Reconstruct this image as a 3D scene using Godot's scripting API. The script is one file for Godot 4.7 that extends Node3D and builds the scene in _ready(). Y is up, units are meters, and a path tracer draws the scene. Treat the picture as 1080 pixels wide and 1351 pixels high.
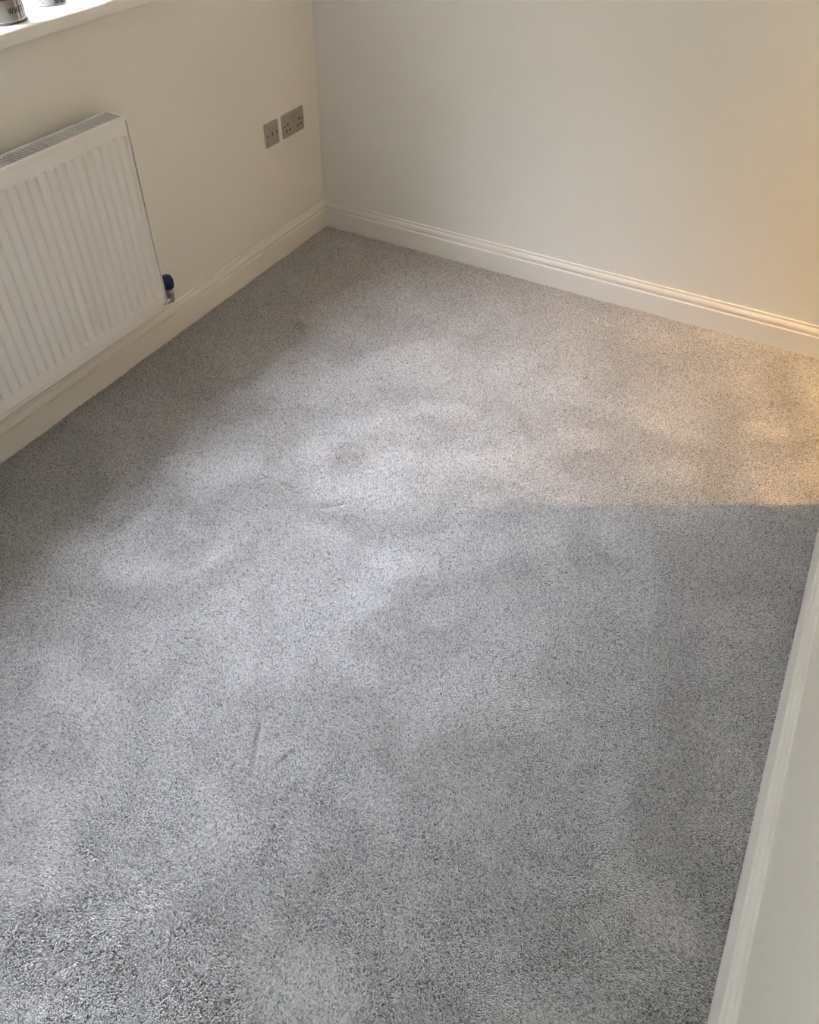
extends Node3D
# A small carpeted bedroom seen from standing height: window wall with radiator (x = 0), far wall (z = 0), wall with the doorway (x = RX).

const TW := 0.018          # thickness of the skirting boards
const RX := 2.2517         # face of the skirting on the doorway wall
const FZ := 3.75           # wall behind the camera
const CEIL := 2.4
const WIN_Z0 := 1.04       # window opening
const WIN_Z1 := 2.68
const WIN_Y0 := 1.0262
const WIN_Y1 := 2.07
const NB_X := 4.6          # distance and height of the house across the way
const NB_H := 4.9
const DOOR_Z0 := 0.02     # clear doorway
const DOOR_Z1 := 0.8
const DOOR_H := 2.0

var M := {}
var used := {}


# ---------------------------------------------------------------- mesh building
class B:
	var st := SurfaceTool.new()
	var uvs := false

	func _init():
		st.begin(Mesh.PRIMITIVE_TRIANGLES)

	func v(p: Vector3, n: Vector3, uv: Vector2):
		st.set_normal(n)
		st.set_uv(uv)
		st.add_vertex(p)

	# counter-clockwise or not: turned so that the front looks along the normals
	func tri(a: Vector3, b: Vector3, c: Vector3, na: Vector3, nb: Vector3, nc: Vector3, ua := Vector2.ZERO, ub := Vector2.ZERO, uc := Vector2.ZERO):
		var g := (b - a).cross(c - a)
		if g.length_squared() < 1e-18:
			return
		if g.dot(na + nb + nc) > 0.0:
			v(a, na, ua); v(c, nc, uc); v(b, nb, ub)
		else:
			v(a, na, ua); v(b, nb, ub); v(c, nc, uc)

	func quad(a: Vector3, b: Vector3, c: Vector3, d: Vector3, n: Vector3):
		tri(a, b, c, n, n, n)
		tri(a, c, d, n, n, n)

	func box(lo: Vector3, hi: Vector3, c := 0.0):
		var m := (lo + hi) / 2.0
		var h := (hi - lo) / 2.0
		c = minf(c, minf(h.x, minf(h.y, h.z)) * 0.98)
		for ax in 3:
			var b := (ax + 1) % 3
			var d := (ax + 2) % 3
			for s in [-1.0, 1.0]:
				var n := Vector3.ZERO
				n[ax] = s
				var q := []
				for k in [[-1, -1], [1, -1], [1, 1], [-1, 1]]:
					var p := m
					p[ax] += s * h[ax]
					p[b] += k[0] * (h[b] - c)
					p[d] += k[1] * (h[d] - c)
					q.append(p)
				quad(q[0], q[1], q[2], q[3], n)
				if c <= 0.0:
					continue
				for s2 in [-1.0, 1.0]:      # chamfer between faces ax and b
					var e := []
					for k in [-1, 1]:
						var p1 := m
						p1[ax] += s * h[ax]; p1[b] += s2 * (h[b] - c); p1[d] += k * (h[d] - c)
						var p2 := m
						p2[ax] += s * (h[ax] - c); p2[b] += s2 * h[b]; p2[d] += k * (h[d] - c)
						e.append([p1, p2])
					var n2 := Vector3.ZERO
					n2[ax] = s * 0.7071; n2[b] = s2 * 0.7071
					quad(e[0][0], e[0][1], e[1][1], e[1][0], n2)
		if c > 0.0:
			for sx in [-1.0, 1.0]:
				for sy in [-1.0, 1.0]:
					for sz in [-1.0, 1.0]:
						var n := Vector3(sx, sy, sz) * 0.57735
						var k := m + Vector3(sx * h.x, sy * h.y, sz * h.z)
						tri(k - Vector3(0, sy * c, sz * c), k - Vector3(sx * c, 0, sz * c), k - Vector3(sx * c, sy * c, 0), n, n, n)

	# profile points are (depth from the wall, height); a mitred board of it from length a to b
	func board(prof: Array, o: Vector3, out: Vector3, up: Vector3, along: Vector3, a: float, b: float, ma := 0.0, mb := 0.0):
		for i in prof.size() - 1:
			var p: Vector2 = prof[i]
			var q: Vector2 = prof[i + 1]
			var t := q - p
			var n2 := Vector2(t.y, -t.x).normalized()
			var n := (out * n2.x + up * n2.y).normalized()
			var at := func(w: Vector2, l: float, mit: float) -> Vector3:
				return o + out * w.x + up * w.y + along * (l + mit * w.x)
			quad(at.call(p, a, ma), at.call(q, a, ma), at.call(q, b, mb), at.call(p, b, mb), n)
		for e in [[a, ma, -1.0], [b, mb, 1.0]]:
			var ring := PackedVector2Array(prof)
			var idx := Geometry2D.triangulate_polygon(ring)
			for i in range(0, idx.size(), 3):
				var w := []
				for k in 3:
					var pp := ring[idx[i + k]]
					w.append(o + out * pp.x + up * pp.y + along * (e[0] + e[1] * pp.x))
				var n3: Vector3 = along * e[2]
				tri(w[0], w[1], w[2], n3, n3, n3)

	# profile (radius, height) turned about the line c + t * ax; a in radians
	func lathe(prof: Array, c: Vector3, ax := Vector3.UP, segs := 32, a0 := 0.0, a1 := TAU, smooth := false):
		var x := ax.cross(Vector3(0.31, 0.2, 0.93)).normalized() if absf(ax.y) < 0.99 else Vector3.RIGHT
		var z := x.cross(ax).normalized()
		for i in prof.size() - 1:
			var p: Vector2 = prof[i]
			var q: Vector2 = prof[i + 1]
			var t := q - p
			var n2 := Vector2(t.y, -t.x).normalized()
			var np := n2
			var nq := n2
			if smooth:
				if i > 0:
					var t0: Vector2 = p - prof[i - 1]
					np = (n2 + Vector2(t0.y, -t0.x).normalized()).normalized()
				if i < prof.size() - 2:
					var t1: Vector2 = prof[i + 2] - q
					nq = (n2 + Vector2(t1.y, -t1.x).normalized()).normalized()
			for s in segs:
				var f0 := float(s) / segs
				var f1 := float(s + 1) / segs
				var d0 := x * cos(lerpf(a0, a1, f0)) + z * sin(lerpf(a0, a1, f0))
				var d1 := x * cos(lerpf(a0, a1, f1)) + z * sin(lerpf(a0, a1, f1))
				var A := c + d0 * p.x + ax * p.y
				var Bq := c + d1 * p.x + ax * p.y
				var C := c + d1 * q.x + ax * q.y
				var D := c + d0 * q.x + ax * q.y
				var v0 := float(i) / (prof.size() - 1)
				var v1 := float(i + 1) / (prof.size() - 1)
				tri(A, Bq, C, d0 * np.x + ax * np.y, d1 * np.x + ax * np.y, d1 * nq.x + ax * nq.y, Vector2(f0, v0), Vector2(f1, v0), Vector2(f1, v1))
				tri(A, C, D, d0 * np.x + ax * np.y, d1 * nq.x + ax * nq.y, d0 * nq.x + ax * nq.y, Vector2(f0, v0), Vector2(f1, v1), Vector2(f0, v1))

	# a plate with rounded corners in the y-z plane, standing proud along +x; layers are (inset, x)
	func plate(y0: float, y1: float, z0: float, z1: float, r: float, layers: Array):
		var rings := []
		for l in layers:
			var ring := []
			var rr: float = maxf(r - l[0], 0.0005)
			for k in 4:
				var cy: float = (y1 - r) if k < 2 else (y0 + r)
				var cz: float = (z1 - r) if k == 0 or k == 3 else (z0 + r)
				for j in 7:
					var a := (k + j / 6.0) * PI / 2.0
					ring.append(Vector3(l[1], cy + sin(a) * rr, cz + cos(a) * rr))
			rings.append(ring)
		var mid := Vector3(0, (y0 + y1) / 2, (z0 + z1) / 2)
		for i in rings.size() - 1:
			var n: int = rings[i].size()
			for j in n:
				var a: Vector3 = rings[i][j]
				var b: Vector3 = rings[i][(j + 1) % n]
				var c: Vector3 = rings[i + 1][(j + 1) % n]
				var d: Vector3 = rings[i + 1][j]
				var g := (b - a).cross(d - a)
				var o := (a + b) / 2 - mid
				o.x = 0.05
				if g.dot(o) < 0:
					g = -g
				quad(a, b, c, d, g.normalized())
		var top: Array = rings[-1]
		var cc := Vector3(layers[-1][1], mid.y, mid.z)
		for j in top.size():
			tri(cc, top[j], top[(j + 1) % top.size()], Vector3.RIGHT, Vector3.RIGHT, Vector3.RIGHT)

	func done() -> ArrayMesh:
		return st.commit()


# ---------------------------------------------------------------- naming
func numbered(called: String) -> String:
	used[called] = used.get(called, 0) + 1
	return called if used[called] == 1 else "%s_%03d" % [called, used[called] - 1]

func tag(o: Node, label: String, category: String, kind := "", group := "") -> Node:
	o.set_meta("label", label)
	o.set_meta("category", category)
	if kind: o.set_meta("kind", kind)
	if group: o.set_meta("group", group)
	return o

func thing(called: String, label: String, category: String, kind := "", at := Vector3.ZERO) -> Node3D:
	var o := Node3D.new()
	o.name = numbered(called)
	o.position = at
	add_child(o, true)
	tag(o, label, category, kind)
	return o

func obj(called: String, m: Mesh, mat: Material, parent: Node = null) -> MeshInstance3D:
	var o := MeshInstance3D.new()
	o.mesh = m
	o.material_override = mat
	o.name = numbered(called) if parent == null else called
	(self if parent == null else parent).add_child(o, true)
	return o


# ---------------------------------------------------------------- materials
func noise_tex(size: int, freq: float, octaves: int, seed_: int, normal := 0.0) -> NoiseTexture2D:
	var n := FastNoiseLite.new()
	n.seed = seed_
	n.noise_type = FastNoiseLite.TYPE_SIMPLEX_SMOOTH
	n.frequency = freq
	n.fractal_octaves = octaves
	var t := NoiseTexture2D.new()
	t.width = size; t.height = size
	t.seamless = true
	t.noise = n
	if normal > 0.0:
		t.as_normal_map = true
		t.bump_strength = normal
	return t

func std(called: String, linear: Color, rough: float, metal := 0.0) -> StandardMaterial3D:
	var m := StandardMaterial3D.new()
	m.resource_name = called
	m.albedo_color = linear.linear_to_srgb()
	m.roughness = rough
	m.metallic = metal
	M[called] = m
	return m

func relief(m: StandardMaterial3D, tex: Texture2D, per_metre: float, centimetres: float):
	m.uv1_triplanar = true
	m.uv1_world_triplanar = true
	m.uv1_scale = Vector3.ONE * per_metre
	m.heightmap_enabled = true
	m.heightmap_texture = tex
	m.heightmap_scale = centimetres

func materials():
	var fine := noise_tex(512, 0.02, 4, 3)
	relief(std("paint", Color(0.895, 0.89, 0.84), 0.75), fine, 3.0, 0.03)
	relief(std("ceiling_paint", Color(0.92, 0.915, 0.90), 0.85), fine, 3.0, 0.03)
	relief(std("gloss", Color(0.89, 0.88, 0.835), 0.38), fine, 5.0, 0.008)
	std("enamel", Color(0.88, 0.875, 0.845), 0.3)
	std("enamel_dull", Color(0.18, 0.175, 0.17), 0.6)
	std("upvc", Color(0.85, 0.85, 0.85), 0.3)
	var steel := std("brushed_steel", Color(0.46, 0.425, 0.385), 0.42, 0.85)
	relief(steel, noise_tex(256, 0.05, 3, 9), 20.0, 0.004)
	std("slot", Color(0.012, 0.011, 0.010), 0.6)
	std("screw", Color(0.07, 0.065, 0.06), 0.4, 0.8)
	std("chrome", Color(0.70, 0.69, 0.66), 0.16, 1.0)
	std("nickel", Color(0.34, 0.325, 0.29), 0.3, 1.0)
	std("blue_plastic", Color(0.002, 0.016, 0.085), 0.3)
	std("pale_plastic", Color(0.42, 0.40, 0.47), 0.4)
	std("copper", Color(0.55, 0.27, 0.14), 0.35, 1.0)
	std("slab", Color(0.30, 0.29, 0.27), 0.9)
	std("tin", Color(0.62, 0.62, 0.63), 0.25, 0.9)
	std("can_rim", Color(0.10, 0.10, 0.10), 0.4, 0.7)
	std("ink", Color(0.015, 0.015, 0.017), 0.5)
	std("white_plastic", Color(0.80, 0.79, 0.78), 0.35)
	std("slate", Color(0.12, 0.12, 0.13), 0.7)
	std("tub_plastic", Color(0.40, 0.39, 0.38), 0.4)
	std("brick_outside", Color(0.25, 0.23, 0.185), 0.9)
	var y := std("yarn", Color(1, 1, 1), 0.95)
	y.vertex_color_use_as_albedo = true
	y.rim_enabled = true
	y.rim = 0.15
	y.rim_tint = 0.6
	y.metallic_specular = 0.2
	var g := std("glass", Color(1, 1, 1), 0.02)
	g.transparency = BaseMaterial3D.TRANSPARENCY_ALPHA
	g.albedo_color = Color(1, 1, 1, 0.04)
	var e := std("lamp_glow", Color(1, 0.8, 0.6), 0.5)
	e.emission_enabled = true
	e.emission = Color(1.0, 0.78, 0.48)
	e.emission_energy_multiplier = 3.0


# ---------------------------------------------------------------- the scene
func _ready():
	camera_and_light()
	materials()
	shell()
	window()
	neighbour()
	doorway()
	hallway()
	skirting()
	carpet()
	radiator()
	valve()
	sockets()
	paint_can()
	small_tub()


func camera_and_light():
	var cam := Camera3D.new()
	cam.name = "camera"
	cam.fov = 66.53
	cam.near = 0.05
	cam.far = 200.0
	cam.transform = Transform3D(Basis(Vector3(0.88234284, 0.01822029, -0.47025432), Vector3(-0.34560294, 0.70332047, -0.62120764), Vector3(0.31942091, 0.71063939, 0.62686676)), Vector3(1.9142, 1.6123, 2.8514))
	cam.current = true
	add_child(cam)
	var env := Environment.new()
	env.background_mode = Environment.BG_SKY
	var sm := ProceduralSkyMaterial.new()
	sm.sky_top_color = Color(0.92, 0.94, 1.0)
	sm.sky_horizon_color = Color(0.56, 0.58, 0.60)
	sm.sky_curve = 0.5
	sm.ground_bottom_color = Color(0.30, 0.29, 0.26)
	sm.ground_horizon_color = Color(0.40, 0.39, 0.36)
	var sky := Sky.new()
	sky.sky_material = sm
	env.sky = sky
	env.background_energy_multiplier = 76.0
	env.tonemap_mode = Environment.TONE_MAPPER_LINEAR
	env.tonemap_exposure = 1.03
	env.sdfgi_enabled = true
	env.ssao_enabled = true
	env.ssil_enabled = true
	var we := WorldEnvironment.new()
	we.name = "world_environment"
	we.environment = env
	add_child(we)
	# the hallway ceiling lamp that shines through the doorway
	var l := SpotLight3D.new()
	l.name = "hall_lamp"
	l.position = Vector3(3.317, 2.375, 0.206)
	l.rotation_degrees.x = -90.0
	l.spot_angle = 57.0
	l.spot_angle_attenuation = 1.0
	l.spot_range = 8.0
	l.spot_attenuation = 2.0
	l.light_color = Color(1.0, 0.78, 0.48)
	l.light_energy = 8.8
	l.light_size = 0.035
	l.shadow_enabled = true
	add_child(l)


func shell():
	var b := B.new()
	b.box(Vector3(-0.35, -0.2, -0.15), Vector3(4.2, -0.012, FZ + 0.15))
	tag(obj("floor", b.done(), M.slab), "concrete floor slab hidden beneath the grey fitted carpet", "floor", "structure")
	b = B.new()
	b.box(Vector3(-0.35, CEIL, -0.3), Vector3(4.2, CEIL + 0.15, FZ + 0.15))
	tag(obj("ceiling", b.done(), M.ceiling_paint), "plain white painted ceiling above the carpeted room", "ceiling", "structure")
	# window wall, with its opening
	b = B.new()
	var x0 := -TW - 0.29
	b.box(Vector3(x0, -0.012, -0.15), Vector3(-TW, WIN_Y0, FZ + 0.15))
	b.box(Vector3(x0, WIN_Y1, -0.15), Vector3(-TW, CEIL, FZ + 0.15))
	b.box(Vector3(x0, WIN_Y0, -0.15), Vector3(-TW, WIN_Y1, WIN_Z0))
	b.box(Vector3(x0, WIN_Y0, WIN_Z1), Vector3(-TW, WIN_Y1, FZ + 0.15))
	tag(obj("wall_left", b.done(), M.paint), "white painted wall below the windowsill, behind the radiator and sockets", "wall", "structure")
	b = B.new()
	b.box(Vector3(-TW, -0.012, -TW - 0.15), Vector3(RX + TW + 0.11, CEIL, -TW))
	tag(obj("wall_back", b.done(), M.paint), "bare white painted wall beyond the carpet, warmly lit at one end", "wall", "structure")
	b = B.new()
	var r0 := RX + TW
	b.box(Vector3(r0, -0.012, DOOR_Z1 + 0.028), Vector3(r0 + 0.11, CEIL, FZ + 0.15))
	b.box(Vector3(r0, DOOR_H + 0.028, -TW), Vector3(r0 + 0.11, CEIL, DOOR_Z1 + 0.028))
	b.box(Vector3(r0, -0.012, -TW), Vector3(r0 + 0.11, DOOR_H + 0.028, DOOR_Z0 - 0.028))
	tag(obj("wall_right", b.done(), M.paint), "white painted wall beside the doorway, close to the camera", "wall", "structure")
	b = B.new()
	b.box(Vector3(-TW, -0.012, FZ), Vector3(RX + TW, CEIL, FZ + 0.15))
	tag(obj("wall_front", b.done(), M.paint), "white painted wall behind the camera facing the far wall", "wall", "structure")


func window():
	var w := thing("window_1", "white framed window with a deep white sill board holding paint tins", "window", "structure")
	# sill board with a rounded nose
	var b := B.new()
	var t := 1.0627
	var lo := WIN_Y0
	var prof := [Vector2(-0.20, lo), Vector2(0.034, lo)]
	for k in 9:
		var a := -PI / 2 + k * PI / 8
		var cy := (t - 0.008) if a > 0 else (lo + 0.008)
		prof.append(Vector2(0.032 + cos(a) * 0.008, cy + sin(a) * 0.008))
	prof.append(Vector2(-0.20, t))
	b.board(prof, Vector3(-TW, 0, 0), Vector3.RIGHT, Vector3.UP, Vector3.BACK, WIN_Z0 + 0.001, WIN_Z1 - 0.001)
	b.box(Vector3(-TW + 0.0005, lo, WIN_Z0 - 0.255), Vector3(-TW + 0.036, t, WIN_Z0 + 0.0005), 0.003)
	b.box(Vector3(-TW + 0.0005, lo, WIN_Z1 - 0.0005), Vector3(-TW + 0.036, t, WIN_Z1 + 0.17), 0.003)
	obj("sill", b.done(), M.gloss, w)
	b = B.new()
	var xf := -TW - 0.27
	var xb := -TW - 0.20
	b.box(Vector3(xf, t - 0.03, WIN_Z0), Vector3(xb, t + 0.05, WIN_Z1), 0.006)
	b.box(Vector3(xf, WIN_Y1 - 0.06, WIN_Z0), Vector3(xb, WIN_Y1, WIN_Z1), 0.006)
	for z in [WIN_Z0, (WIN_Z0 + WIN_Z1) / 2 - 0.03, WIN_Z1 - 0.06]:
		b.box(Vector3(xf, t + 0.045, z), Vector3(xb, WIN_Y1 - 0.055, z + 0.06), 0.006)
	obj("frame", b.done(), M.upvc, w)
	for s in 2:
		b = B.new()
		var z0: float = [WIN_Z0 + 0.06, (WIN_Z0 + WIN_Z1) / 2 + 0.03][s]
		var z1: float = [(WIN_Z0 + WIN_Z1) / 2 - 0.03, WIN_Z1 - 0.06][s]
		var xm := xf + 0.03
		b.quad(Vector3(xm, t + 0.045, z0), Vector3(xm, t + 0.045, z1), Vector3(xm, WIN_Y1 - 0.055, z1), Vector3(xm, WIN_Y1 - 0.055, z0), Vector3.LEFT)
		obj("pane", b.done(), M.glass, w)


func neighbour():
	# the house across the way, which hides the low sky from the window
	var t := thing("neighbour_house", "brick house standing close outside the window, above the sill", "house", "structure")
	var b := B.new()
	b.box(Vector3(-9.5, -2.8, -9.0), Vector3(-NB_X, NB_H, 14.0))
	b.box(Vector3(-NB_X - 0.1, -2.8, 4.9), Vector3(-1.2, 4.3, 9.0))      # its side wing
	obj("wall", b.done(), M.brick_outside, t)
	b = B.new()
	b.box(Vector3(-NB_X - 0.05, NB_H - 0.12, -9.2), Vector3(-NB_X + 0.35, NB_H, 14.2), 0.01)
	obj("eaves", b.done(), M.upvc, t)
	b = B.new()
	var e := [Vector3(-NB_X + 0.35, NB_H, -9.2), Vector3(-NB_X + 0.35, NB_H, 14.2), Vector3(-7.2, NB_H + 1.6, 14.2), Vector3(-7.2, NB_H + 1.6, -9.2), Vector3(-9.9, NB_H, -9.2), Vector3(-9.9, NB_H, 14.2)]
	b.quad(e[0], e[1], e[2], e[3], Vector3(0.5, 0.85, 0).normalized())
	b.quad(e[4], e[5], e[2], e[3], Vector3(-0.5, 0.85, 0).normalized())
	b.quad(e[0], e[1], e[5], e[4], Vector3.DOWN)
	b.tri(e[0], e[3], e[4], Vector3.FORWARD, Vector3.FORWARD, Vector3.FORWARD)
	b.tri(e[1], e[2], e[5], Vector3.BACK, Vector3.BACK, Vector3.BACK)
	obj("roof", b.done(), M.slate, t)
	b = B.new()
	b.box(Vector3(-12.0, -3.0, -14.0), Vector3(-TW - 0.3, -2.8, 18.0))
	tag(obj("ground_outside", b.done(), M.slab), "paved ground outside below the window", "ground", "structure")


func doorway():
	var d := thing("door_1", "white door frame at the end of the wall beside the carpet", "door frame", "structure")
	var r0 := RX + TW
	var b := B.new()
	# lining
	b.box(Vector3(r0 - 0.001, -0.012, DOOR_Z1), Vector3(r0 + 0.111, DOOR_H + 0.028, DOOR_Z1 + 0.028), 0.002)
	b.box(Vector3(r0 - 0.001, -0.012, DOOR_Z0 - 0.028), Vector3(r0 + 0.111, DOOR_H + 0.028, DOOR_Z0), 0.002)
	b.box(Vector3(r0 - 0.001, DOOR_H, DOOR_Z0), Vector3(r0 + 0.111, DOOR_H + 0.028, DOOR_Z1), 0.002)
	obj("lining", b.done(), M.gloss, d)
	b = B.new()
	b.box(Vector3(r0 - TW, -0.004, DOOR_Z1), Vector3(r0 - 0.001, DOOR_H + 0.06, DOOR_Z1 + 0.06), 0.004)
	b.box(Vector3(r0 - TW, DOOR_H + 0.001, DOOR_Z0), Vector3(r0 - 0.001, DOOR_H + 0.06, DOOR_Z1), 0.004)
	obj("architrave", b.done(), M.gloss, d)


func hallway():
	var h0 := RX + TW + 0.11
	var b := B.new()
	b.box(Vector3(4.0, -0.012, -0.15), Vector3(4.15, CEIL, FZ + 0.15))
	tag(obj("wall_hall", b.done(), M.paint), "white hallway wall opposite the doorway", "wall", "structure")
	b = B.new()
	b.box(Vector3(h0, -0.012, -0.15), Vector3(4.0, CEIL, -TW))
	tag(obj("wall_hall_end", b.done(), M.paint), "white end wall of the hallway beside the doorway", "wall", "structure")
	b = B.new()
	b.box(Vector3(h0, -0.012, FZ), Vector3(4.0, CEIL, FZ + 0.15))
	tag(obj("wall_hall_near", b.done(), M.paint), "white hallway wall behind the camera, across the hall", "wall", "structure")
	var t := thing("ceiling_downlight", "round white downlight glowing warm in the hallway ceiling", "light", "", Vector3(3.317, CEIL, 0.206))
	b = B.new()
	b.lathe([Vector2(0.036, 0.0), Vector2(0.036, -0.004), Vector2(0.040, -0.007), Vector2(0.046, -0.005), Vector2(0.048, 0.0)], Vector3.ZERO, Vector3.UP, 40)
	obj("bezel", b.done(), M.white_plastic, t)
	b = B.new()
	b.lathe([Vector2(0.0001, -0.003), Vector2(0.036, -0.003)], Vector3.ZERO, Vector3.UP, 40)
	obj("lamp", b.done(), M.lamp_glow, t)


func skirting_profile() -> Array:
	# (depth from the wall, height): plain face, ledge, ogee, quirk, thin top
	var p := [Vector2(0, -0.010), Vector2(0.018, -0.010), Vector2(0.018, 0.0748), Vector2(0.0176, 0.0760), Vector2(0.0166, 0.0769), Vector2(0.0100, 0.0779), Vector2(0.0090, 0.0795)]
	# hollow, then a round
	p.append_array([Vector2(0.0093, 0.0820), Vector2(0.0110, 0.0845), Vector2(0.0132, 0.0865), Vector2(0.0138, 0.0885), Vector2(0.0138, 0.0910), Vector2(0.0132, 0.0940), Vector2(0.0121, 0.0970), Vector2(0.0106, 0.0998), Vector2(0.0090, 0.1022), Vector2(0.0074, 0.1040)])
	p.append_array([Vector2(0.0062, 0.1047), Vector2(0.0060, 0.1062), Vector2(0.0066, 0.1075), Vector2(0.0066, 0.1122), Vector2(0.0058, 0.1137), Vector2(0.0040, 0.1143), Vector2(0.0, 0.1143)])
	return p

func skirting():
	var p := skirting_profile()
	var b := B.new()
	b.board(p, Vector3(-TW, 0, -TW), Vector3.RIGHT, Vector3.UP, Vector3.BACK, 0.0, FZ + TW, 1.0, 0.0)
	var s := obj("baseboard_left", b.done(), M.gloss)
	tag(s, "white moulded skirting board running under the radiator", "skirting board", "structure")
	b = B.new()
	b.lathe([Vector2(0.0018, 0.0), Vector2(0.0016, 0.0006), Vector2(0.0001, 0.0008)], Vector3(0.0, 0.066, 1.03), Vector3.RIGHT, 12)
	obj("nail_head", b.done(), M.screw, s)
	b = B.new()
	b.board(p, Vector3(-TW, 0, -TW), Vector3.BACK, Vector3.UP, Vector3.RIGHT, 0.0, RX + TW * 2, 1.0, 0.0)
	tag(obj("baseboard_back", b.done(), M.gloss), "white moulded skirting board along the bare far wall", "skirting board", "structure")
	b = B.new()
	b.board(p, Vector3(RX + TW, 0, 0), Vector3.LEFT, Vector3.UP, Vector3.BACK, DOOR_Z1 + 0.06, FZ)
	tag(obj("baseboard_right", b.done(), M.gloss), "white moulded skirting board on the wall nearest the camera, leading to the doorway", "skirting board", "structure")


func carpet():
	var b := B.new()
	b.box(Vector3(0, -0.0119, 0), Vector3(RX, -0.009, FZ - 0.001))
	b.box(Vector3(RX, -0.0119, DOOR_Z0 + 0.001), Vector3(RX + TW + 0.11, -0.009, DOOR_Z1 - 0.001))
	var backing := std("backing", Color(0.2, 0.2, 0.2), 0.95)
	var c := obj("carpet", b.done(), backing)
	tag(c, "light grey twist-pile fitted carpet with brush marks covering the whole floor", "carpet")
	# one tuft
	b = B.new()
	b.lathe([Vector2(0.0013, 0.0), Vector2(0.0017, 0.0060), Vector2(0.0018, 0.0085), Vector2(0.0012, 0.0103), Vector2(0.00001, 0.0110)], Vector3.ZERO, Vector3.UP, 5, 0.0, TAU, true)
	var tuft := b.done()
	var lay := FastNoiseLite.new()
	lay.seed = 11; lay.frequency = 3.6; lay.fractal_octaves = 3; lay.noise_type = FastNoiseLite.TYPE_SIMPLEX_SMOOTH
	var lay2 := FastNoiseLite.new()
	lay2.seed = 29; lay2.frequency = 3.3; lay2.fractal_octaves = 4; lay2.noise_type = FastNoiseLite.TYPE_SIMPLEX_SMOOTH
	var rng := RandomNumberGenerator.new()
	rng.seed = 5
	# dents where the pile has parted: from, to, width
	var dents := [[Vector2(1.213, 2.200), Vector2(1.262, 2.290), 0.009], [Vector2(0.955, 1.535), Vector2(0.998, 1.490), 0.009], [Vector2(0.72, 1.53), Vector2(0.735, 1.50), 0.010], [Vector2(1.30, 2.255), Vector2(1.315, 2.215), 0.006], [Vector2(1.2575, 2.198), Vector2(1.2615, 2.2005), 0.006]]
	var step := 0.0033
	var rowh := step * 0.866
	var spots: Array[Transform3D] = []
	var tints := PackedColorArray()
	var z := 0.0018
	var row := 0
	while z < FZ - 0.002:
		var x := 0.0018 + (step / 2 if row % 2 else 0.0)
		var xmax := RX - 0.0016
		if z > DOOR_Z0 + 0.003 and z < DOOR_Z1 - 0.003:
			xmax = RX + TW + 0.105
		while x < xmax:
			var px := x + rng.randf_range(-0.0009, 0.0009)
			var pz := z + rng.randf_range(-0.0009, 0.0009)
			var n1 := lay.get_noise_2d(px, pz)
			var n2 := lay2.get_noise_2d(px * 1.0, pz * 1.0)
			var lean := Vector2(0.15 + 1.3 * n1, 0.15 + 1.3 * n2)
			var drop := 0.0
			for d in dents:
				var near := Geometry2D.get_closest_point_to_segment(Vector2(px, pz), d[0], d[1])
				var off := Vector2(px, pz) - near
				var dist := off.length()
				if dist < d[2]:
					lean += off.normalized() * 1.1 * (1.0 - dist / d[2])
					drop = 0.008 * (1.0 - dist / d[2])
			lean += Vector2(rng.randf_range(-0.35, 0.35), rng.randf_range(-0.35, 0.35))
			lean = lean.limit_length(0.95)
			var up := Vector3(lean.x, 1.0, lean.y).normalized()
			var s := rng.randf_range(0.82, 1.15)
			var a := rng.randf_range(0.0, TAU)
			var side := Vector3(cos(a), 0, sin(a))
			var bx := side.cross(up).normalized()
			var bz := bx.cross(up).normalized()
			spots.append(Transform3D(Basis(bx * s, up * rng.randf_range(0.92, 1.1), bz * s), Vector3(px - lean.x * 0.004, -0.0095 - drop, pz - lean.y * 0.004)))
			var k := (0.62 + 0.42 * (rng.randf() + rng.randf())) if rng.randf() > 0.1 else rng.randf_range(0.42, 0.68)
			var w := rng.randf_range(-0.02, 0.02)
			tints.append(Color(0.535 * k * (1.0 + w), 0.53 * k, 0.528 * k * (1.0 - w)))
			x += step
		z += rowh
		row += 1
	var mm := MultiMesh.new()
	mm.transform_format = MultiMesh.TRANSFORM_3D
	mm.use_colors = true
	mm.mesh = tuft
	mm.instance_count = spots.size()
	for i in spots.size():
		mm.set_instance_transform(i, spots[i])
		mm.set_instance_color(i, tints[i])
	print("tufts ", spots.size())
	var pile := MultiMeshInstance3D.new()
	pile.name = "pile"
	pile.multimesh = mm
	pile.material_override = M.yarn
	pile.set_meta("kind", "stuff")
	c.add_child(pile, true)


# ---------------------------------------------------------------- radiator
const RZ0 := 1.130     # end of the radiator nearest the far corner
const RZ1 := 2.530
const RY0 := 0.192
const RY1 := 0.809
const RXF := 0.0925    # front face
const RXB := 0.020     # back

func flute(z: float, y: float) -> float:
	# how far the pressed channel is sunk at that place
	var k := (z - 1.156) / 0.03333
	var n := roundf(k)
	if n < 0 or n > 40:
		return 0.0
	var dz: float = absf(k - n) * 0.03333
	var across := 1.0 - smoothstep(0.0050, 0.0120, dz)
	var along := smoothstep(0.243, 0.253, y) * (1.0 - smoothstep(0.752, 0.763, y))
	return 0.0070 * across * along

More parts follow.
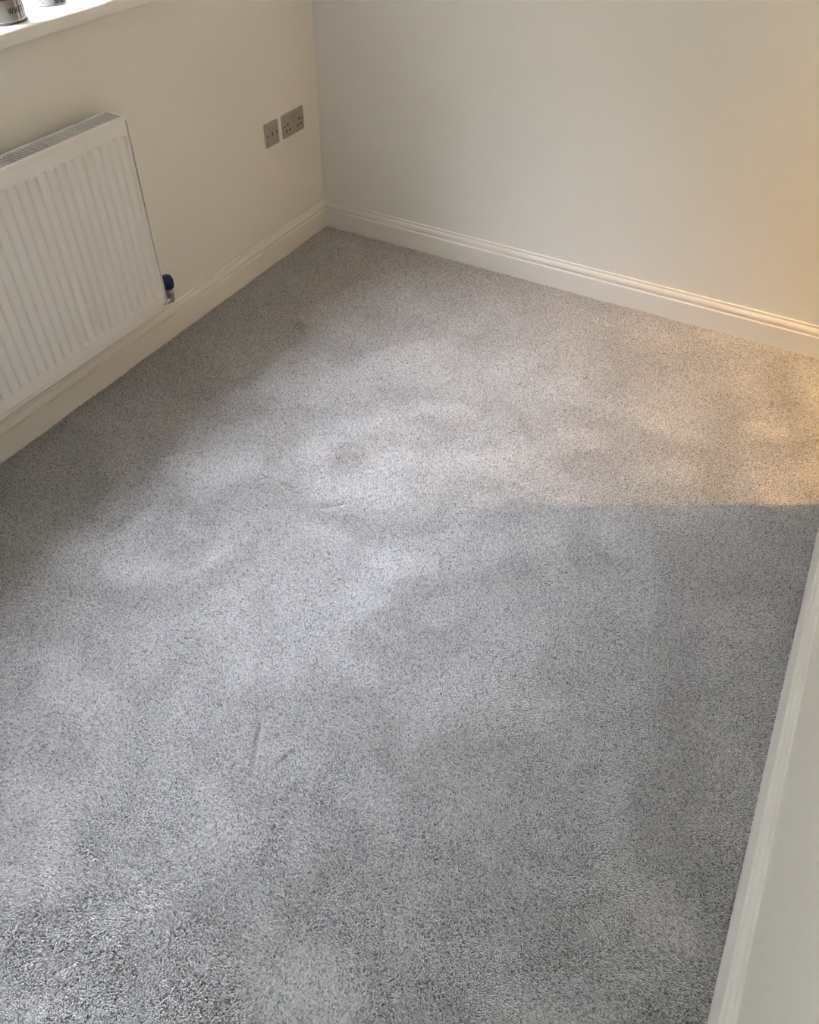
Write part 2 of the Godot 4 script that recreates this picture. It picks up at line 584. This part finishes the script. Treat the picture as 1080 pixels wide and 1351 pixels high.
func fluted(face_x: float, dir: float, zs: Array, ys: Array) -> ArrayMesh:
	var b := B.new()
	var e := 0.0007
	var pos := func(z: float, y: float) -> Vector3: return Vector3(face_x - dir * flute(z, y), y, z)
	var nor := func(z: float, y: float) -> Vector3:
		var dz := (flute(z + e, y) - flute(z - e, y)) / (2 * e)
		var dy := (flute(z, y + e) - flute(z, y - e)) / (2 * e)
		return Vector3(dir, dy, dz).normalized()
	var pts := []
	for y in ys:
		var r := []
		for z in zs:
			r.append([pos.call(z, y), nor.call(z, y)])
		pts.append(r)
	for j in ys.size() - 1:
		for i in zs.size() - 1:
			var q0 = pts[j][i]; var q1 = pts[j][i + 1]; var q2 = pts[j + 1][i + 1]; var q3 = pts[j + 1][i]
			b.tri(q0[0], q1[0], q2[0], q0[1], q1[1], q2[1])
			b.tri(q0[0], q2[0], q3[0], q0[1], q2[1], q3[1])
	# rolled rims: top and bottom turn back into the panel, ends close it
	var za: float = zs[0]
	var zb: float = zs[-1]
	var ya: float = ys[0]
	var yb: float = ys[-1]
	var arc := func(k: int, yy: float, s: float) -> Array:
		var a := k * PI / 12.0
		return [Vector3(face_x - dir * 0.006 + dir * 0.006 * cos(a), yy + s * 0.006 * sin(a), 0), Vector3(dir * cos(a), s * sin(a), 0)]
	for s in [1.0, -1.0]:
		var yy: float = yb if s > 0 else ya
		for k in 6:
			var u = arc.call(k, yy, s)
			var w = arc.call(k + 1, yy, s)
			var A: Vector3 = u[0]; var C: Vector3 = w[0]
			b.tri(A + Vector3(0, 0, za), A + Vector3(0, 0, zb), C + Vector3(0, 0, zb), u[1], u[1], w[1])
			b.tri(A + Vector3(0, 0, za), C + Vector3(0, 0, zb), C + Vector3(0, 0, za), u[1], w[1], w[1])
		b.box(Vector3(minf(face_x - dir * 0.012, face_x - dir * 0.006), yy + s * 0.004 - 0.0019, za), Vector3(maxf(face_x - dir * 0.012, face_x - dir * 0.006), yy + s * 0.004 + 0.0019, zb))
	for z in [za, zb]:
		b.box(Vector3(minf(face_x, face_x - dir * 0.012), ya, z - 0.0006), Vector3(maxf(face_x, face_x - dir * 0.012), yb, z + 0.0006))
	return b.done()

func radiator():
	var r := thing("radiator", "white steel panel radiator with vertical flutes hung under the windowsill", "radiator")
	var zs := []
	var z := RZ0 + 0.006
	zs.append(z)
	# fine steps only where the channels bend
	for n in 41:
		var c := 1.156 + n * 0.03333
		for d in [-0.0125, -0.0118, -0.0105, -0.0095, -0.0086, -0.0076, -0.0066, -0.0055, -0.004, 0.0, 0.004, 0.0055, 0.0066, 0.0076, 0.0086, 0.0095, 0.0105, 0.0118, 0.0125]:
			zs.append(c + d)
	zs.append(RZ1 - 0.006)
	var ys := [0.215, 0.235, 0.243, 0.2455, 0.248, 0.2505, 0.253, 0.256, 0.30, 0.5, 0.70, 0.752, 0.7542, 0.7564, 0.7586, 0.7608, 0.763, 0.775, 0.790, 0.796]
	obj("front_panel", fluted(RXF, 1.0, zs, ys), M.enamel, r)
	obj("rear_panel", fluted(RXB, -1.0, zs, ys), M.enamel, r)
	# seam flanges at the foot of both panels
	var b := B.new()
	b.box(Vector3(RXF - 0.0095, RY0, RZ0 + 0.012), Vector3(RXF - 0.0065, 0.212, RZ1 - 0.012), 0.001)
	b.box(Vector3(RXB + 0.0065, RY0, RZ0 + 0.012), Vector3(RXB + 0.0095, 0.212, RZ1 - 0.012), 0.001)
	obj("seam_flange", b.done(), M.enamel, r)
	# pleated convector between the panels
	b = B.new()
	var k := 0
	z = RZ0 + 0.02
	while z < RZ1 - 0.02:
		var xa := RXB + 0.014 if k % 2 == 0 else RXF - 0.014
		var xb := RXF - 0.014 if k % 2 == 0 else RXB + 0.014
		b.quad(Vector3(xa, 0.23, z), Vector3(xb, 0.23, z + 0.012), Vector3(xb, 0.745, z + 0.012), Vector3(xa, 0.745, z), Vector3(0.25, 0, -0.97) if k % 2 == 0 else Vector3(-0.25, 0, -0.97))
		z += 0.012
		k += 1
	obj("convector", b.done(), M.enamel_dull, r)
	# top grille: rails, end strip and slats
	b = B.new()
	b.box(Vector3(RXF - 0.0085, RY1 - 0.0135, RZ0), Vector3(RXF + 0.0012, RY1, RZ1), 0.0022)
	b.box(Vector3(RXB - 0.0012, RY1 - 0.0135, RZ0), Vector3(RXB + 0.0055, RY1, RZ1), 0.0022)
	for e in [RZ0, RZ1 - 0.008]:
		b.box(Vector3(RXB + 0.005, RY1 - 0.004, e), Vector3(RXF - 0.008, RY1 - 0.0004, e + 0.008), 0.0012)
	var g := obj("grille", b.done(), M.enamel, r)
	b = B.new()
	b.box(Vector3(RXB + 0.005, -0.0055, -0.0020), Vector3(RXF - 0.008, 0.0, 0.0020), 0.001)
	var slat := b.done()
	for i in 117:
		var s := obj("slat", slat, M.enamel, g)
		s.position = Vector3(0, RY1 - 0.0012, RZ0 + 0.0165 + i * 0.0117)
	# side covers, set a little off the panels
	for e in [RZ0 - 0.0045, RZ1 + 0.0005]:
		b = B.new()
		b.box(Vector3(RXB + 0.001, RY0 + 0.010, e), Vector3(RXF - 0.001, RY1 - 0.0005, e + 0.004), 0.0012)
		obj("side_panel", b.done(), M.enamel, r)
	for zb in [RZ0 + 0.16, RZ1 - 0.16]:
		b = B.new()
		b.box(Vector3(-TW + 0.0003, 0.26, zb - 0.02), Vector3(-TW + 0.004, 0.74, zb + 0.02), 0.001)
		b.box(Vector3(-TW + 0.004, 0.28, zb - 0.015), Vector3(RXB + 0.001, 0.32, zb + 0.015), 0.001)
		b.box(Vector3(-TW + 0.004, 0.68, zb - 0.015), Vector3(RXB + 0.001, 0.72, zb + 0.015), 0.001)
		obj("wall_bracket", b.done(), M.enamel_dull, r)


func valve():
	var t := thing("radiator_valve", "radiator valve with a dark blue cap beside the radiator's lower corner", "valve")
	var c := Vector3(0.052, 0.0, 1.072)
	var b := B.new()
	b.lathe([Vector2(0.0001, 0.226), Vector2(0.0165, 0.226), Vector2(0.0195, 0.230), Vector2(0.0200, 0.240), Vector2(0.0195, 0.256), Vector2(0.0175, 0.2665), Vector2(0.0135, 0.2705), Vector2(0.0001, 0.272)], c, Vector3.UP, 28, 0.0, TAU, true)
	var cap := obj("cap", b.done(), M.blue_plastic, t)
	cap.set_meta("label", "dark blue plastic cap")
	b = B.new()
	for i in 18:
		var a := i * TAU / 18
		var p := c + Vector3(cos(a) * 0.0197, 0.246, sin(a) * 0.0197)
		b.box(p - Vector3(0.0013, 0.014, 0.0013), p + Vector3(0.0013, 0.012, 0.0013), 0.0008)
	obj("grip", b.done(), M.blue_plastic, cap)
	b = B.new()
	b.lathe([Vector2(0.0001, 0.209), Vector2(0.0125, 0.209), Vector2(0.0130, 0.212), Vector2(0.0120, 0.226), Vector2(0.0001, 0.226)], c, Vector3.UP, 24)
	obj("collar", b.done(), M.pale_plastic, t)
	b = B.new()
	b.lathe([Vector2(0.0001, 0.196), Vector2(0.0135, 0.196), Vector2(0.0152, 0.1975), Vector2(0.0152, 0.2075), Vector2(0.0135, 0.209), Vector2(0.0001, 0.209)], c, Vector3.UP, 6)
	obj("gland_nut", b.done(), M.nickel, t)
	b = B.new()
	b.lathe([Vector2(0.0001, 0.1745), Vector2(0.0095, 0.1745), Vector2(0.0120, 0.1765), Vector2(0.0130, 0.182), Vector2(0.0122, 0.188), Vector2(0.0105, 0.192), Vector2(0.0105, 0.196), Vector2(0.0001, 0.196)], c, Vector3.UP, 24, 0.0, TAU, true)
	obj("body", b.done(), M.nickel, t)
	# tail with its union nut, running into the foot of the radiator
	b = B.new()
	var m := c + Vector3(0, 0.186, 0)
	b.lathe([Vector2(0.0070, 0.0), Vector2(0.0070, 0.013), Vector2(0.0115, 0.0135), Vector2(0.0122, 0.015), Vector2(0.0122, 0.026), Vector2(0.0112, 0.028), Vector2(0.0075, 0.029), Vector2(0.0075, 0.052), Vector2(0.0062, 0.053), Vector2(0.0062, 0.059)], m, Vector3.BACK, 24)
	obj("union_tail", b.done(), M.chrome, t)
	# pipe straight back into the wall
	b = B.new()
	b.lathe([Vector2(0.0001, 0.0), Vector2(0.0075, 0.0), Vector2(0.0075, 0.0215), Vector2(0.0110, 0.022), Vector2(0.0110, 0.034), Vector2(0.0075, 0.035), Vector2(0.0075, c.x + TW)], c + Vector3(0, 0.184, 0), Vector3.LEFT, 20)
	obj("pipe", b.done(), M.chrome, t)


# ---------------------------------------------------------------- sockets
func sockets():
	var sy := 0.4496
	var sz := 0.0979
	var xw := -TW
	var face := xw + 0.0065
	var t := thing("double_socket", "brushed steel double power socket plate nearest the room corner", "socket")
	plate_of(t, sy, sz, 0.146)
	for o in [0.0345, 0.1115]:      # distance of an outlet from the corner end
		var zc: float = sz + o
		pins(t, sy + 0.047, zc, 0.0048, 0.0042)
		pins(t, sy + 0.024, zc + 0.0108, 0.0050, 0.0036)
		pins(t, sy + 0.024, zc - 0.0108, 0.0050, 0.0036)
	for o in [0.0665, 0.0795]:
		rocker(t, sy + 0.0585, sz + o)
	for o in [0.0127, 0.1333]:
		screw(t, sy + 0.043, sz + o)
	t = thing("aerial_socket", "smaller square brushed steel plate with one central slot beside the double socket", "socket")
	var z2 := sz + 0.146 + 0.0283
	plate_of(t, sy, z2, 0.086)
	pins(t, sy + 0.043, z2 + 0.043, 0.0070, 0.0034)
	for o in [0.0127, 0.0733]:
		screw(t, sy + 0.043, z2 + o)

func plate_of(t: Node3D, y: float, z: float, w: float):
	var b := B.new()
	b.plate(y, y + 0.086, z, z + w, 0.006, [[0.0, -TW - 0.001], [0.0, -TW + 0.0045], [0.0012, -TW + 0.0060], [0.0026, -TW + 0.0065]])
	obj("plate", b.done(), M.brushed_steel, t)

func pins(t: Node3D, y: float, z: float, hy: float, hz: float):
	var b := B.new()
	b.plate(y - hy, y + hy, z - hz, z + hz, minf(hy, hz) * 0.35, [[0.0, -TW + 0.004], [0.0, -TW + 0.0066]])
	obj("pin_slot", b.done(), M.slot, t)

func rocker(t: Node3D, y: float, z: float):
	var b := B.new()
	b.plate(y - 0.0095, y + 0.0095, z - 0.0052, z + 0.0052, 0.001, [[0.0, -TW + 0.004], [0.0, -TW + 0.00663]])
	var s := obj("switch_surround", b.done(), M.screw, t)
	b = B.new()
	b.box(Vector3(-TW + 0.005, y - 0.0086, z - 0.0043), Vector3(-TW + 0.0078, y + 0.0086, z + 0.0043), 0.0012)
	obj("rocker", b.done(), M.brushed_steel, s)

func screw(t: Node3D, y: float, z: float):
	var b := B.new()
	b.lathe([Vector2(0.0036, -0.002), Vector2(0.0036, 0.0004), Vector2(0.0026, 0.0011), Vector2(0.0001, 0.0013)], Vector3(-TW + 0.0065, y, z), Vector3.RIGHT, 16)
	var s := obj("screw", b.done(), M.screw, t)
	b = B.new()
	b.box(Vector3(-TW + 0.0070, y - 0.0005, z - 0.0026), Vector3(-TW + 0.0080, y + 0.0005, z + 0.0026))
	obj("screw_slot", b.done(), M.slot, s)


# ---------------------------------------------------------------- tins on the sill
func paint_can():
	var c := Vector3(-0.069, 1.0628, 1.318)
	var R := 0.063
	var t := thing("paint_can", "metal paint can with a grey label lettered WHITE at the sill's front edge", "paint can")
	var b := B.new()
	b.lathe([Vector2(0.0001, 0.003), Vector2(R - 0.004, 0.003), Vector2(R - 0.0005, 0.0), Vector2(R + 0.0012, 0.001), Vector2(R + 0.0014, 0.004), Vector2(R - 0.0002, 0.0055)], c, Vector3.UP, 64)
	obj("rim", b.done(), M.can_rim, t)
	b = B.new()
	b.lathe([Vector2(R - 0.0004, 0.0052), Vector2(R - 0.0004, 0.122), Vector2(R + 0.0012, 0.124), Vector2(R + 0.0012, 0.127), Vector2(R - 0.003, 0.128), Vector2(R - 0.005, 0.124), Vector2(R - 0.012, 0.123), Vector2(0.0001, 0.123)], c, Vector3.UP, 64)
	obj("body", b.done(), M.tin, t)
	# printed label: grey with a red field high up and pale upright bars at the side
	var im := Image.create(1024, 128, false, Image.FORMAT_RGB8)
	im.fill(Color(0.53, 0.53, 0.51))
	im.fill_rect(Rect2i(40, 0, 220, 74), Color(0.45, 0.03, 0.12))
	for k in CAN_BARS.size():
		im.fill_rect(Rect2i(int(1024 * CAN_BARS[k][0]), 0, int(1024 * CAN_BARS[k][1]), 128), CAN_BARS[k][2])
	var lm := std("can_label", Color(1, 1, 1), 0.4)
	lm.albedo_color = Color.WHITE
	lm.albedo_texture = ImageTexture.create_from_image(im)
	b = B.new()
	b.lathe([Vector2(R + 0.0001, 0.114), Vector2(R + 0.0001, 0.0075)], c, Vector3.UP, 96, 0.0, TAU)
	obj("label", b.done(), lm, t)
	var word := "WHITE"
	for i in word.length():
		var tm := TextMesh.new()
		tm.text = word[i]
		var f := SystemFont.new()
		f.font_names = PackedStringArray(["Droid Sans"])
		f.font_weight = 700
		tm.font = f
		tm.font_size = 64
		tm.pixel_size = 0.00026
		tm.depth = 0.0004
		var o := obj("lettering", tm, M.ink, t)
		var a: float = [0.20, -0.04, -0.22, -0.37, -0.58][i]
		var n := Vector3(cos(a), 0, sin(a))
		o.transform = Transform3D(Basis(Vector3.UP.cross(n), Vector3.UP, n), c + n * (R + 0.0006) + Vector3(0, 0.029, 0))

const CAN_BARS := [[0.977, 0.013, Color(0.86, 0.85, 0.83)], [0.943, 0.009, Color(0.88, 0.87, 0.85)], [0.915, 0.012, Color(0.86, 0.85, 0.83)], [0.870, 0.024, Color(0.9, 0.9, 0.88)]]


func small_tub():
	var c := Vector3(-0.101, 1.0628, 1.13)
	var R := 0.047
	var t := thing("small_tub", "small round white tub with a speckled black and white label, second on the sill", "tub")
	var b := B.new()
	b.lathe([Vector2(0.0001, 0.0), Vector2(R - 0.003, 0.0), Vector2(R, 0.0015), Vector2(R, 0.0032), Vector2(R - 0.001, 0.0042), Vector2(R - 0.001, 0.055), Vector2(0.0001, 0.055)], c, Vector3.UP, 64)
	obj("body", b.done(), M.tub_plastic, t)
	b = B.new()
	b.lathe([Vector2(R + 0.0015, 0.050), Vector2(R + 0.002, 0.052), Vector2(R + 0.002, 0.060), Vector2(R, 0.062), Vector2(0.0001, 0.062)], c, Vector3.UP, 64)
	obj("lid", b.done(), M.tub_plastic, t)
	var im := Image.create(512, 64, false, Image.FORMAT_RGB8)
	im.fill(Color(0.64, 0.63, 0.62))
	var rng := RandomNumberGenerator.new()
	rng.seed = 7
	# dark speckled field, white field with pale red marks, light speckled field; round and round
	for k in 2:
		var o := k * 256
		im.fill_rect(Rect2i(o, 0, 34, 64), Color(0.24, 0.25, 0.24))
		im.fill_rect(Rect2i(o + 226, 0, 30, 64), Color(0.24, 0.25, 0.24))
		for q in [44, 58]:
			im.fill_rect(Rect2i(o + q, 4, 5, 44), Color(0.62, 0.42, 0.45))
		for q in 110:
			var dark: bool = q % 2 == 0
			var x0: int = rng.randi_range(226, 286) if dark else rng.randi_range(76, 150)
			var v: float = rng.randf_range(0.03, 0.12) if dark and rng.randf() < 0.5 else rng.randf_range(0.75, 0.9) if dark else rng.randf_range(0.2, 0.55)
			im.fill_rect(Rect2i((o + x0) % 508, rng.randi_range(0, 58), rng.randi_range(2, 5), rng.randi_range(2, 6)), Color(v, v, v))
	var lm := std("tub_label", Color(1, 1, 1), 0.4)
	lm.albedo_color = Color.WHITE
	lm.albedo_texture = ImageTexture.create_from_image(im)
	b = B.new()
	b.lathe([Vector2(R - 0.0006, 0.048), Vector2(R - 0.0006, 0.0045)], c, Vector3.UP, 64)
	obj("label", b.done(), lm, t)
